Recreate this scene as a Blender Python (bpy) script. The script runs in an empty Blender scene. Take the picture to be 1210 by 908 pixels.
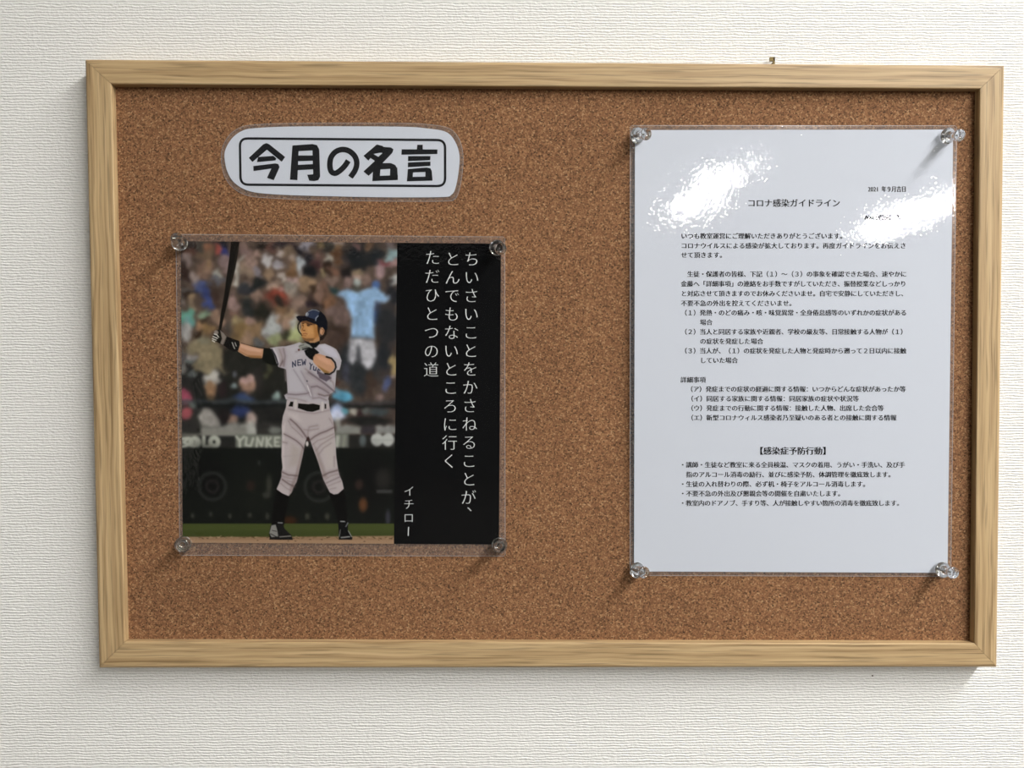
import bpy, math, random
import numpy as np
from mathutils import Vector, Matrix
from mathutils.geometry import tessellate_polygon

# ------------------------------------------------------------------ camera, light, exposure
Z0 = 1.30                      # height of the board centre above the floor
F_PX = 909.0
CAM_LOC = Vector((-0.02916285, -0.5243691, Z0 + 0.00465247))
CAM_M = Matrix(((0.999954, 0.00033, -0.009614), (-0.00962, 0.029355, -0.999523), (-4.8e-05, 0.999569, 0.029356)))
scene = bpy.context.scene
COL = scene.collection
cam_d = bpy.data.cameras.new('camera'); cam = bpy.data.objects.new('camera', cam_d); COL.objects.link(cam)
cam.matrix_world = Matrix.Translation(CAM_LOC) @ CAM_M.to_4x4()
cam_d.sensor_fit = 'HORIZONTAL'; cam_d.sensor_width = 36.0; cam_d.lens = 36.0 * F_PX / 1210.0
cam_d.clip_start = 0.01
scene.camera = cam
world = bpy.data.worlds.new('world'); scene.world = world; world.use_nodes = True
world.node_tree.nodes['Background'].inputs[0].default_value = (0.9, 0.95, 1, 1)
world.node_tree.nodes['Background'].inputs[1].default_value = 0.3
scene.view_settings.view_transform = 'Standard'; scene.view_settings.look = 'None'
scene.view_settings.exposure = 0.0; scene.view_settings.gamma = 1.0
scene.view_settings.use_curve_mapping = False
LAMP_POWER = 102.0
CEIL = 2.72
ROWS = ((1.38, (-1.05, -2.5, -4.75)), (3.35, (-4.4, -5.95)))

# ------------------------------------------------------------------ helpers
def srgb(h):
    if isinstance(h, str):
        h = h.lstrip('#'); h = [int(h[i:i+2], 16) / 255 for i in (0, 2, 4)]
    return tuple((c / 12.92 if c <= 0.04045 else ((c + 0.055) / 1.055) ** 2.4) for c in h)

def bp(px, py, y):
    """point on the plane y = const seen at photo pixel (px, py)"""
    d = CAM_M @ Vector(((px - 605) / F_PX, -(py - 454) / F_PX, -1.0))
    return CAM_LOC + d * ((y - CAM_LOC.y) / d.y)

def mat(name):
    m = bpy.data.materials.new(name); m.use_nodes = True
    nt = m.node_tree; nt.nodes.clear()
    out = nt.nodes.new('ShaderNodeOutputMaterial')
    return m, nt, out

def N(nt, typ, **kw):
    n = nt.nodes.new(typ)
    for k, v in kw.items():
        if k.startswith('_'): setattr(n, k[1:], v)
        else: n.inputs[k.replace('__', ' ')].default_value = v
    return n

def principled(name, color, rough=0.5, metal=0.0, **kw):
    m, nt, out = mat(name)
    p = N(nt, 'ShaderNodeBsdfPrincipled')
    p.inputs['Base Color'].default_value = (*color, 1)
    p.inputs['Roughness'].default_value = rough; p.inputs['Metallic'].default_value = metal
    for k, v in kw.items(): p.inputs[k.replace('__', ' ')].default_value = v
    nt.links.new(p.outputs[0], out.inputs[0])
    return m

def link(name, me, m=None, parent=None):
    o = bpy.data.objects.new(name, me); COL.objects.link(o)
    if m and me: me.materials.append(m)
    if parent: o.parent = parent
    return o

def mesh(name, vs, fs, m=None, parent=None, smooth=False, uv=None):
    me = bpy.data.meshes.new(name); me.from_pydata([tuple(v) for v in vs], [], fs)
    if uv is not None:
        l = me.uv_layers.new(name='UVMap')
        for p in me.polygons:
            for li in p.loop_indices: l.data[li].uv = uv[me.loops[li].vertex_index]
    if smooth: me.polygons.foreach_set('use_smooth', [True] * len(me.polygons))
    me.update()
    return link(name, me, m, parent)

def empty(name, loc, label, cat, group=None):
    o = bpy.data.objects.new(name, None); COL.objects.link(o); o.location = loc
    o.empty_display_size = 0.02
    tag(o, label, cat, group)
    return o

def tag(o, label, cat, group=None):
    o['label'] = label; o['category'] = cat
    if group: o['group'] = group

def rebase(o):
    """children are modelled in world space; keep them there under their moved parent"""
    for c in o.children:
        c.matrix_parent_inverse = Matrix.Translation(-Vector(o.location))

def box_vf(x0, x1, y0, y1, z0, z1):
    v = [(x, y, z) for x in (x0, x1) for y in (y0, y1) for z in (z0, z1)]
    f = [(0, 1, 3, 2), (4, 6, 7, 5), (0, 4, 5, 1), (2, 3, 7, 6), (0, 2, 6, 4), (1, 5, 7, 3)]
    return v, f

def box(name, x0, x1, y0, y1, z0, z1, m, parent=None):
    v, f = box_vf(x0, x1, y0, y1, z0, z1); return mesh(name, v, f, m, parent)

# ------------------------------------------------------------------ materials of the room
def wallpaper():
    m, nt, out = mat('embossed_wallpaper'); L = nt.links.new
    tc = N(nt, 'ShaderNodeTexCoord'); sep = N(nt, 'ShaderNodeSeparateXYZ'); L(tc.outputs['Object'], sep.inputs[0])
    # wandering of the woven rows
    m1 = N(nt, 'ShaderNodeMapping'); m1.inputs['Scale'].default_value = (90, 90, 260); L(tc.outputs['Object'], m1.inputs[0])
    n1 = N(nt, 'ShaderNodeTexNoise', Scale=1.0, Detail=2.0); L(m1.outputs[0], n1.inputs['Vector'])
    w1 = N(nt, 'ShaderNodeMath', _operation='MULTIPLY_ADD'); w1.inputs[1].default_value = 0.0024
    L(n1.outputs['Fac'], w1.inputs[0]); L(sep.outputs['Z'], w1.inputs[2])
    s = N(nt, 'ShaderNodeMath', _operation='MULTIPLY'); s.inputs[1].default_value = 2 * math.pi / 0.00185; L(w1.outputs[0], s.inputs[0])
    sn = N(nt, 'ShaderNodeMath', _operation='SINE'); L(s.outputs[0], sn.inputs[0])
    # broken dashes
    m2 = N(nt, 'ShaderNodeMapping'); m2.inputs['Scale'].default_value = (420, 420, 620); L(tc.outputs['Object'], m2.inputs[0])
    n2 = N(nt, 'ShaderNodeTexNoise', Scale=1.0, Detail=3.0); L(m2.outputs[0], n2.inputs['Vector'])
    h = N(nt, 'ShaderNodeMath', _operation='MULTIPLY_ADD'); h.inputs[1].default_value = 0.24
    L(sn.outputs[0], h.inputs[0]); 
    n2s = N(nt, 'ShaderNodeMath', _operation='MULTIPLY'); n2s.inputs[1].default_value = 1.5; L(n2.outputs['Fac'], n2s.inputs[0])
    L(n2s.outputs[0], h.inputs[2])
    b = N(nt, 'ShaderNodeBump', Strength=1.0, Distance=0.0005); L(h.outputs[0], b.inputs['Height'])
    p = N(nt, 'ShaderNodeBsdfPrincipled', Roughness=0.62)
    p.inputs['Base Color'].default_value = (*srgb('#f3f2ee'), 1)
    p.inputs['Specular IOR Level'].default_value = 0.35
    L(b.outputs[0], p.inputs['Normal']); L(p.outputs[0], out.inputs[0])
    return m

M_WALL = wallpaper()
M_PLAIN = principled('plain_wallpaper', srgb('#d9d6cc'), 0.8)
M_CEIL = principled('ceiling_board', srgb('#d8d8d4'), 0.9)
M_FLOOR = principled('grey_carpet', srgb('#45423e'), 0.95)
M_DARK = principled('dark_far_wall', srgb('#454648'), 0.8)

# ------------------------------------------------------------------ room
XL, XR, YB = -3.4, 5.2, -7.2
def wall(name, vs, m):
    o = mesh(name, vs, [(0, 1, 2, 3)], m); o['kind'] = 'structure'; return o
w = wall('wall_back', [(XL, 0, 0), (XR, 0, 0), (XR, 0, CEIL), (XL, 0, CEIL)], M_WALL)
wall('wall_left', [(XL, YB, 0), (XL, 0, 0), (XL, 0, CEIL), (XL, YB, CEIL)], M_PLAIN)
wall('wall_right', [(XR, 0, 0), (XR, YB, 0), (XR, YB, CEIL), (XR, 0, CEIL)], M_PLAIN)
wall('wall_front', [(XR, YB, 0), (XL, YB, 0), (XL, YB, CEIL), (XR, YB, CEIL)], M_DARK)
wall('ceiling', [(XL, 0, CEIL), (XR, 0, CEIL), (XR, YB, CEIL), (XL, YB, CEIL)], M_CEIL)
wall('floor', [(XL, YB, 0), (XR, YB, 0), (XR, 0, 0), (XL, 0, 0)], M_FLOOR)

M_TUBE, nt, out = mat('lit_tube')
em = N(nt, 'ShaderNodeEmission', Strength=LAMP_POWER); em.inputs[0].default_value = (1.0, 0.988, 0.968, 1); nt.links.new(em.outputs[0], out.inputs[0])
M_FIX = principled('white_enamel', (0.8, 0.8, 0.8), 0.4)
def cyl_vf(p0, p1, r, n=14):
    p0, p1 = Vector(p0), Vector(p1); d = (p1 - p0).normalized()
    a = d.orthogonal().normalized(); b = d.cross(a)
    v = []
    for p in (p0, p1):
        for i in range(n):
            t = 2 * math.pi * i / n; v.append(p + a * math.cos(t) * r + b * math.sin(t) * r)
    f = [(i, (i + 1) % n, n + (i + 1) % n, n + i) for i in range(n)] + [tuple(range(n))[::-1], tuple(range(n, 2 * n))]
    return v, f
def fixture(x, y, label):
    t = empty('ceiling_light', (x, y, CEIL), label, 'light', 'ceiling lights')
    v, f = box_vf(-0.10, 0.10, -0.64, 0.64, -0.030, 0)
    mesh('housing', v, f, M_FIX, t)
    v, f = [], []
    for k in range(9):                        # shallow curved diffuser
        a = math.pi * k / 8; v += [(-0.08 * math.cos(a), yy, -0.031 - 0.028 * math.sin(a)) for yy in (-0.61, 0.61)]
    f = [(2 * k, 2 * k + 1, 2 * k + 3, 2 * k + 2) for k in range(8)] + [tuple(range(0, 18, 2))[::-1], tuple(range(1, 18, 2))]
    mesh('diffuser', v, f, M_TUBE, t)
for x, ys in ROWS:
    for k, y in enumerate(ys):
        fixture(x, y, 'lit ceiling light with white housing and curved diffuser, %s' % (('nearest the board', 'middle of the row of three', 'farthest from the board')[k] if x < 2 else ('nearer of the right row', 'farther of the right row')[k]))

# ------------------------------------------------------------------ cork board
def wood():
    m, nt, out = mat('light_oak_foil'); L = nt.links.new
    uv = N(nt, 'ShaderNodeUVMap')
    mp = N(nt, 'ShaderNodeMapping'); mp.inputs['Scale'].default_value = (7, 420, 1); L(uv.outputs[0], mp.inputs[0])
    # slow bend of the grain
    mb = N(nt, 'ShaderNodeMapping'); mb.inputs['Scale'].default_value = (12, 40, 1); L(uv.outputs[0], mb.inputs[0])
    nb = N(nt, 'ShaderNodeTexNoise', Scale=1.0, Detail=1.0); L(mb.outputs[0], nb.inputs['Vector'])
    ad = N(nt, 'ShaderNodeVectorMath', _operation='MULTIPLY_ADD'); ad.inputs[1].default_value = (0, 3.0, 0)
    L(nb.outputs['Fac'], ad.inputs[0]); L(mp.outputs[0], ad.inputs[2])
    n = N(nt, 'ShaderNodeTexNoise', Scale=1.0, Detail=4.0, Roughness=0.55); L(ad.outputs[0], n.inputs['Vector'])
    r = N(nt, 'ShaderNodeValToRGB'); L(n.outputs['Fac'], r.inputs[0])
    e = r.color_ramp.elements
    e[0].position = 0.30; e[0].color = (*srgb('#927753'), 1)
    e[1].position = 0.66; e[1].color = (*srgb('#ccb086'), 1)
    k = e.new(0.42); k.color = (*srgb('#b0936b'), 1)
    k = e.new(0.54); k.color = (*srgb('#c0a47a'), 1)
    # thin dark pores
    mq = N(nt, 'ShaderNodeMapping'); mq.inputs['Scale'].default_value = (22, 800, 1); L(uv.outputs[0], mq.inputs[0])
    nq = N(nt, 'ShaderNodeTexNoise', Scale=1.0, Detail=2.0); L(mq.outputs[0], nq.inputs['Vector'])
    rq = N(nt, 'ShaderNodeMapRange'); rq.inputs['From Min'].default_value = 0.34; rq.inputs['From Max'].default_value = 0.46
    rq.inputs['To Min'].default_value = 0.66; rq.inputs['To Max'].default_value = 1.0; L(nq.outputs['Fac'], rq.inputs[0])
    mx = N(nt, 'ShaderNodeMix', _data_type='RGBA', _blend_type='MULTIPLY'); mx.inputs[0].default_value = 1
    L(r.outputs[0], mx.inputs[6]); L(rq.outputs[0], mx.inputs[7])
    p = N(nt, 'ShaderNodeBsdfPrincipled', Roughness=0.5); L(mx.outputs[2], p.inputs['Base Color'])
    p.inputs['Specular IOR Level'].default_value = 0.35
    b = N(nt, 'ShaderNodeBump', Strength=0.25, Distance=0.0003); L(n.outputs['Fac'], b.inputs['Height']); L(b.outputs[0], p.inputs['Normal'])
    L(p.outputs[0], out.inputs[0])
    return m

def cork():
    m, nt, out = mat('pressed_cork'); L = nt.links.new
    tc = N(nt, 'ShaderNodeTexCoord')
    v = N(nt, 'ShaderNodeTexVoronoi', Scale=1150.0); L(tc.outputs['Object'], v.inputs['Vector'])
    sp = N(nt, 'ShaderNodeSeparateColor'); L(v.outputs['Color'], sp.inputs[0])
    r = N(nt, 'ShaderNodeValToRGB'); L(sp.outputs[0], r.inputs[0])
    e = r.color_ramp.elements
    e[0].position = 0.0; e[0].color = (*srgb('#4d3626'), 1)
    e[1].position = 1.0; e[1].color = (*srgb('#b08c68'), 1)
    for pos, c in ((0.08, '#674931'), (0.35, '#805b3f'), (0.7, '#8e6547'), (0.93, '#a07955')):
        k = e.new(pos); k.color = (*srgb(c), 1)
    n = N(nt, 'ShaderNodeTexNoise', Scale=560.0, Detail=4.0, Roughness=0.7); L(tc.outputs['Object'], n.inputs['Vector'])
    r2 = N(nt, 'ShaderNodeMapRange'); r2.inputs['From Min'].default_value = 0.3; r2.inputs['From Max'].default_value = 0.7
    r2.inputs['To Min'].default_value = 0.72; r2.inputs['To Max'].default_value = 1.25; L(n.outputs['Fac'], r2.inputs[0])
    mx = N(nt, 'ShaderNodeMix', _data_type='RGBA', _blend_type='MULTIPLY'); mx.inputs[0].default_value = 1
    L(r.outputs[0], mx.inputs[6]); L(r2.outputs[0], mx.inputs[7])
    n3 = N(nt, 'ShaderNodeTexNoise', Scale=16.0, Detail=3.0); L(tc.outputs['Object'], n3.inputs['Vector'])
    r3 = N(nt, 'ShaderNodeMapRange'); r3.inputs['To Min'].default_value = 0.86; r3.inputs['To Max'].default_value = 1.14; L(n3.outputs['Fac'], r3.inputs[0])
    mx2 = N(nt, 'ShaderNodeMix', _data_type='RGBA', _blend_type='MULTIPLY'); mx2.inputs[0].default_value = 1
    L(mx.outputs[2], mx2.inputs[6]); L(r3.outputs[0], mx2.inputs[7])
    p = N(nt, 'ShaderNodeBsdfPrincipled', Roughness=0.9); L(mx2.outputs[2], p.inputs['Base Color'])
    p.inputs['Specular IOR Level'].default_value = 0.2
    b = N(nt, 'ShaderNodeBump', Strength=0.6, Distance=0.0004); L(n.outputs['Fac'], b.inputs['Height']); L(b.outputs[0], p.inputs['Normal'])
    L(p.outputs[0], out.inputs[0])
    return m

M_WOOD, M_CORK = wood(), cork()
FRONT, CORK_Y = -0.016, -0.0105
OUT_PX = [(101, 70.5), (1186, 77.5), (1177, 788.5), (117.5, 789.5)]
IN_PX = [(131.5, 99.5), (1158, 105.0), (1151.5, 760.5), (147.5, 759.0)]
OC = [bp(x, y, -0.0137) for x, y in OUT_PX]; OC = [Vector((p.x, FRONT, p.z)) for p in OC]; IC = [bp(x, y, FRONT) for x, y in IN_PX]
board = empty('cork_board', (0, 0, Z0 - 0.2), 'cork notice board in a light oak frame hanging on the white wall', 'notice board')
# profile: fraction across the rail (0 outer .. 1 inner) and distance from the wall
PROF = [(0, 0.0), (0, 0.0126), (0.012, 0.0140), (0.05, 0.0152), (0.11, 0.0158), (0.18, 0.016), (0.955, 0.016), (0.985, 0.0158), (1.0, 0.0152), (1.0, 0.0)]
wood_u = 0.0
for i, nm in enumerate(('top', 'right', 'bottom', 'left')):
    a, b, c, d = OC[i], OC[(i + 1) % 4], IC[(i + 1) % 4], IC[i]
    vs, uv, fs = [], [], []
    acc = 0; prev = None
    L0 = (b - a).length
    gap = 0.00012
    NS = 40
    for j, (t, h) in enumerate(PROF):
        p0 = a.lerp(d, t); p1 = b.lerp(c, t)
        dv = (p1 - p0).normalized()
        if prev is not None: acc += math.hypot((t - prev[0]) * 0.0165, h - prev[1])
        prev = (t, h)
        for s in range(NS + 1):
            q = (p0 + dv * gap).lerp(p1 - dv * gap, s / NS)
            vs.append((q.x, -h, q.z)); uv.append((i * 3.1 + (q - a).dot((b - a).normalized()), i * 0.7 + acc))
    n = len(PROF)
    for j in range(n):
        for s in range(NS):
            A = j * (NS + 1) + s; B = ((j + 1) % n) * (NS + 1) + s
            fs.append((A, A + 1, B + 1, B))
    fs.append(tuple(j * (NS + 1) for j in range(n))); fs.append(tuple(j * (NS + 1) + NS for j in range(n))[::-1])
    mesh('frame_rail', vs, fs, M_WOOD, board, uv=uv)
ci = [Vector((p.x, 0, p.z)) for p in IC]
cv = [(p.x, y, p.z) for y in (CORK_Y, -0.003) for p in ci]
mesh('cork_panel', cv, [(0, 3, 2, 1), (4, 5, 6, 7), (0, 1, 5, 4), (1, 2, 6, 5), (2, 3, 7, 6), (3, 0, 4, 7)], M_CORK, board)
rebase(board)

# small brass hook standing up behind the top rail
M_BRASS = principled('brass', srgb('#7d6c42'), 0.6, 0.5)
hp = bp(914.2, 76, -0.004)
hook = empty('wall_hook', (hp.x, 0, hp.z), 'tiny brass hook tip poking up behind the top rail of the frame', 'hook')
v, f = box_vf(-0.0005, 0.0007, -0.0045, -0.0030, -0.010, 0.0046); mesh('hook_tongue', v, f, M_BRASS, hook)
v, f = box_vf(-0.0026, 0.0007, -0.0045, -0.0030, 0.0022, 0.0046); mesh('hook_lip', v, f, M_BRASS, hook)
v, f = cyl_vf((0, 0.001, 0.0010), (0, -0.0030, 0.0010), 0.0008, 8); mesh('nail', v, f, M_BRASS, hook)
# pinhole in the wallpaper below the board
q = bp(1031, 799, -0.0002)
v, f = cyl_vf((q.x, 0.0005, q.z), (q.x, -0.0002, q.z), 0.0006, 10)
ph = mesh('pin_hole', v, f, principled('hole_dark', srgb('#6a6258'), 0.9), w)

# ------------------------------------------------------------------ laminated sheets
def film_mat(name, bump, scale, stretch, rough, haze=0.05, big=0.0, bigscale=60):
    m, nt, out = mat(name); L = nt.links.new
    tc = N(nt, 'ShaderNodeTexCoord'); mp = N(nt, 'ShaderNodeMapping'); mp.inputs['Scale'].default_value = stretch; L(tc.outputs['Object'], mp.inputs[0])
    n = N(nt, 'ShaderNodeTexNoise', Scale=scale, Detail=2.0, Roughness=0.5); L(mp.outputs[0], n.inputs['Vector'])
    b = N(nt, 'ShaderNodeBump', Strength=1.0, Distance=bump); L(n.outputs['Fac'], b.inputs['Height'])
    if big:
        n2 = N(nt, 'ShaderNodeTexNoise', Scale=bigscale, Detail=1.0); L(mp.outputs[0], n2.inputs['Vector'])
        b2 = N(nt, 'ShaderNodeBump', Strength=1.0, Distance=big); L(n2.outputs['Fac'], b2.inputs['Height']); L(b2.outputs[0], b.inputs['Normal'])
    g = N(nt, 'ShaderNodeBsdfGlossy', Roughness=rough); L(b.outputs[0], g.inputs['Normal'])
    t = N(nt, 'ShaderNodeBsdfTransparent'); t.inputs[0].default_value = (0.97, 0.975, 0.98, 1)
    d = N(nt, 'ShaderNodeBsdfDiffuse'); d.inputs[0].default_value = (0.8, 0.82, 0.85, 1)
    m1 = N(nt, 'ShaderNodeMixShader'); m1.inputs[0].default_value = haze; L(t.outputs[0], m1.inputs[1]); L(d.outputs[0], m1.inputs[2])
    lw = N(nt, 'ShaderNodeLayerWeight', Blend=0.5)          # thin sheet: same reflectance from both sides
    pw = N(nt, 'ShaderNodeMath', _operation='POWER'); pw.inputs[1].default_value = 5.0; L(lw.outputs['Facing'], pw.inputs[0])
    fr = N(nt, 'ShaderNodeMath', _operation='MULTIPLY_ADD'); fr.inputs[1].default_value = 0.93; fr.inputs[2].default_value = 0.05; L(pw.outputs[0], fr.inputs[0])
    m2 = N(nt, 'ShaderNodeMixShader'); L(fr.outputs[0], m2.inputs[0]); L(m1.outputs[0], m2.inputs[1]); L(g.outputs[0], m2.inputs[2])
    L(m2.outputs[0], out.inputs[0])
    return m

M_SEAL = film_mat('sealed_laminate', 0.00002, 200, (1, 1, 1), 0.12, 0.07)
M_EDGE = film_mat('cut_laminate_edge', 0.00001, 100, (1, 1, 1), 0.2, 0.32)
M_PAPER = principled('white_paper', srgb('#d9dde6'), 0.9, Specular__IOR__Level=0.1)
M_INK = principled('black_ink', srgb('#17181c'), 0.8, Specular__IOR__Level=0.0)
M_WHITEINK = principled('white_print', srgb('#e8eae8'), 0.8, Specular__IOR__Level=0.0)

def quad_uv(q, u, v):
    a = (q[0][0] + (q[1][0] - q[0][0]) * u, q[0][1] + (q[1][1] - q[0][1]) * u)
    b = (q[3][0] + (q[2][0] - q[3][0]) * u, q[3][1] + (q[2][1] - q[3][1]) * u)
    return a[0] + (b[0] - a[0]) * v, a[1] + (b[1] - a[1]) * v

class Sheet:
    """a sheet hung on the cork; lift(x, y) is how far it stands off at that place"""
    def __init__(s, film, paper, lift): s.film, s.paper, s.lift = film, paper, lift
    def at(s, px, py, extra):
        x0, y0 = s.film[0]; x1, y1 = s.film[2]
        return bp(px, py, CORK_Y - 0.0003 - s.lift((px - x0) / (x1 - x0), (py - y0) / (y1 - y0)) - extra)
    def grid(s, name, q, nx, ny, extra, m, parent, chamfer=0.0):
        vs = []
        for j in range(ny + 1):
            for i in range(nx + 1):
                x, y = quad_uv(q, i / nx, j / ny)
                if chamfer and i in (0, nx) and j in (0, ny):
                    x += chamfer * (1 if i == 0 else -1); y += chamfer * (1 if j == 0 else -1)
                vs.append(s.at(x, y, extra))
        W = nx + 1
        fs = [(j * W + i, (j + 1) * W + i, (j + 1) * W + i + 1, j * W + i + 1) for j in range(ny) for i in range(nx)]
        return mesh(name, vs, fs, m, parent, smooth=True)
    def polys(s, name, plist, extra, m, parent):
        vs, fs = [], []
        for pl in plist:
            base = len(vs); pts = [Vector((x, y, 0)) for x, y in pl]
            vs += [s.at(x, y, extra) for x, y in pl]
            for t in tessellate_polygon([pts]):
                a, b, c = (pts[k] for k in t)
                if (b - a).cross(c - a).z > 0: t = (t[0], t[2], t[1])
                fs.append(tuple(base + k for k in t))
        return mesh(name, vs, fs, m, parent)

def stroke(pts, wd):
    """outline polygon of a thick open path"""
    out_l, out_r = [], []
    for i, p in enumerate(pts):
        a = pts[max(i - 1, 0)]; b = pts[min(i + 1, len(pts) - 1)]
        dx, dy = b[0] - a[0], b[1] - a[1]; l = math.hypot(dx, dy) or 1
        nx, ny = -dy / l * wd / 2, dx / l * wd / 2
        out_l.append((p[0] + nx, p[1] + ny)); out_r.append((p[0] - nx, p[1] - ny))
    return [[out_l[i], out_l[i + 1], out_r[i + 1], out_r[i]] for i in range(len(pts) - 1)]

def smooth_closed(pts, n=5):
    r = []
    L_ = len(pts)
    for i in range(L_):
        p0, p1, p2, p3 = (pts[(i + k - 1) % L_] for k in range(4))
        for j in range(n):
            t = j / n
            r.append(tuple(0.5 * (2 * p1[k] + (p2[k] - p0[k]) * t + (2 * p0[k] - 5 * p1[k] + 4 * p2[k] - p3[k]) * t * t + (3 * p1[k] - p0[k] - 3 * p2[k] + p3[k]) * t ** 3) for k in (0, 1)))
    return r

def smooth_open(pts, n=6):
    ext = [tuple(2 * pts[0][k] - pts[1][k] for k in (0, 1))] + list(pts) + [tuple(2 * pts[-1][k] - pts[-2][k] for k in (0, 1))]
    r = []
    for i in range(1, len(ext) - 2):
        p0, p1, p2, p3 = ext[i - 1:i + 3]
        for j in range(n):
            t = j / n
            r.append(tuple(0.5 * (2 * p1[k] + (p2[k] - p0[k]) * t + (2 * p0[k] - 5 * p1[k] + 4 * p2[k] - p3[k]) * t * t + (3 * p1[k] - p0[k] - 3 * p2[k] + p3[k]) * t ** 3) for k in (0, 1)))
    r.append(pts[-1]); return r

# glyph cache: the built-in font carries the Japanese characters
_gc = {}
def glyph(ch, mincho=False):
    key = (ch, mincho)
    if key in _gc: return _gc[key]
    c = bpy.data.curves.new('glyph', 'FONT'); c.body = ch; c.size = 1; c.resolution_u = 3
    o = bpy.data.objects.new('glyph', c); COL.objects.link(o); bpy.context.view_layer.update()
    ev = o.evaluated_get(bpy.context.evaluated_depsgraph_get()); me = ev.to_mesh()
    vs = [(v.co.x, v.co.y) for v in me.vertices]; fs = [tuple(p.vertices) for p in me.polygons]
    if mincho:
        cnt = {}
        for f_ in fs:
            for k in range(len(f_)):
                e = (f_[k], f_[(k + 1) % len(f_)]); cnt[e] = 1
        # counter-clockwise faces: outward normal of a border edge is (dy, -dx)
        area = sum(vs[f_[k]][0] * vs[f_[(k + 1) % len(f_)]][1] - vs[f_[(k + 1) % len(f_)]][0] * vs[f_[k]][1] for f_ in fs for k in range(len(f_)))
        sg = 1 if area > 0 else -1
        nn = {}
        for (a, b) in cnt:
            if (b, a) not in cnt:
                dx, dy = vs[b][0] - vs[a][0], vs[b][1] - vs[a][1]; l = math.hypot(dx, dy) or 1
                for k in (a, b):
                    q_ = nn.get(k, (0, 0)); nn[k] = (q_[0] + sg * dy / l, q_[1] - sg * dx / l)
        for k, (nx, ny) in nn.items():
            l = math.hypot(nx, ny) or 1
            vs[k] = (vs[k][0] - nx / l * 0.009, vs[k][1] - ny / l * 0.019)
    ev.to_mesh_clear(); bpy.data.objects.remove(o); bpy.data.curves.remove(c)
    _gc[key] = (vs, fs); return _gc[key]

def letters(name, sheet, items, extra, m, parent, mincho=False):
    """items: (char, centre x, centre y, width of em, height of em)"""
    vs, fs = [], []
    for ch, cx, cy, sx, sy in items:
        if ch in ' \u3000': continue
        g, gf = glyph(ch, mincho); base = len(vs)
        adv = 0.5 if ord(ch) > 0x2e80 or ch in '・～' else (min(p[0] for p in g) + max(p[0] for p in g)) / 2
        vs += [sheet.at(cx + (x - adv) * sx, cy - (y - 0.38) * sy, extra) for x, y in g]
        fs += [tuple(base + k for k in f_) for f_ in gf]
    return mesh(name, vs, fs, m, parent)

def edge_of(q, wd=0.6, c=2.0, n=24):
    """narrow quads along the cut edge of a film with clipped corners"""
    pts = []
    for i in range(4):
        a, b = Vector(q[i]), Vector(q[(i + 1) % 4]); d = (b - a).normalized()
        p = [a + d * c + (b - d * c - a - d * c) * k / n for k in range(n + 1)]
        pts += [tuple(v) for v in p]
    return stroke(pts + pts[:2], wd)

# ---- title card
tcard = Sheet([(262, 145), (548, 145), (548, 238), (262, 238)], None, lambda u, v: 0.0003)
TU = [(60, 225), (65, 180), (95, 130), (140, 97), (200, 84), (400, 76), (860, 77), (1000, 86), (1080, 101), (1120, 140), (1143, 205), (1140, 280), (1125, 360), (1105, 392), (1060, 402), (800, 403), (500, 397), (300, 390), (180, 376), (110, 340), (75, 290)]
TC = [(250 + u / 3.903, 130 + v / 3.903) for u, v in TU]
TF = [(250 + u / 3.903, 130 + v / 3.903) for u, v in [(45, 232), (50, 175), (80, 118), (130, 82), (200, 68), (400, 61), (860, 61), (1010, 68), (1095, 85), (1140, 130), (1159, 200), (1157, 285), (1142, 370), (1120, 412), (1065, 421), (800, 421), (500, 416), (300, 408), (170, 396), (96, 356), (58, 300)]]
pc = bp(403, 232, CORK_Y)
card = empty('title_card', (pc.x, CORK_Y, pc.z), 'small oval laminated card with five bold black characters in a box', 'card')
tcard.polys('paper', [smooth_closed(TC)], 0.0, M_PAPER, card)
A = lambda *p: [(280 + u / 9.308, 155 + v / 9.308) for u, v in p]
B = lambda *p: [(405 + u / 9.308, 155 + v / 9.308) for u, v in p]
ink = [
 A((130,295),(290,145),(325,132),(360,148),(530,285),(492,338),(330,205),(170,340)),
 A((232,285),(400,272),(432,300),(425,322),(220,342)),
 A((180,385),(420,355),(455,362),(468,395),(455,430),(405,540),(330,515),(378,412),(182,440)),
 A((610,158),(680,155),(665,540),(583,535)), A((610,158),(830,142),(880,155),(905,200),(830,212),(660,222)),
 A((830,200),(905,195),(915,500),(895,540),(850,550),(795,545),(772,480),(838,475)),
 A((660,268),(850,268),(850,325),(660,332)), A((660,372),(850,362),(850,420),(660,430)),
 B((375,147),(445,165),(430,235),(345,250),(282,325),(228,272)),
 B((425,172),(530,180),(558,200),(545,240),(440,350),(285,492),(228,445),(345,335),(400,275),(440,240),(400,238)),
 B((300,262),(345,256),(430,306),(390,350),(310,300)),
 B((335,395),(345,345),(420,350),(415,420),(408,500),(325,550)), B((370,352),(530,352),(580,375),(600,420),(530,415),(400,422)),
 B((522,400),(600,400),(606,538),(520,540)), B((400,492),(606,485),(606,538),(325,550)),
 B((820,150),(880,150),(880,205),(815,205)), B((648,200),(1042,202),(1040,252),(645,260)),
 B((718,275),(965,275),(962,320),(718,330)), B((718,345),(965,335),(965,382),(716,398)),
 B((716,418),(920,400),(965,410),(982,450),(910,450),(772,455),(714,450)), B((716,418),(775,415),(770,505),(705,553)),
 B((910,430),(978,430),(988,545),(908,545)), B((710,505),(985,500),(988,545),(705,553))]
no = smooth_open(A((1225,325),(1180,390),(1120,445),(1075,464),(1035,440),(1022,370),(1035,290),(1085,228),(1160,202),(1235,220),(1295,275),(1318,350),(1300,430),(1248,508)))
groups = [ink[0:3], ink[3:8], stroke(no, 6.5), ink[8:15], ink[15:]]
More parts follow.
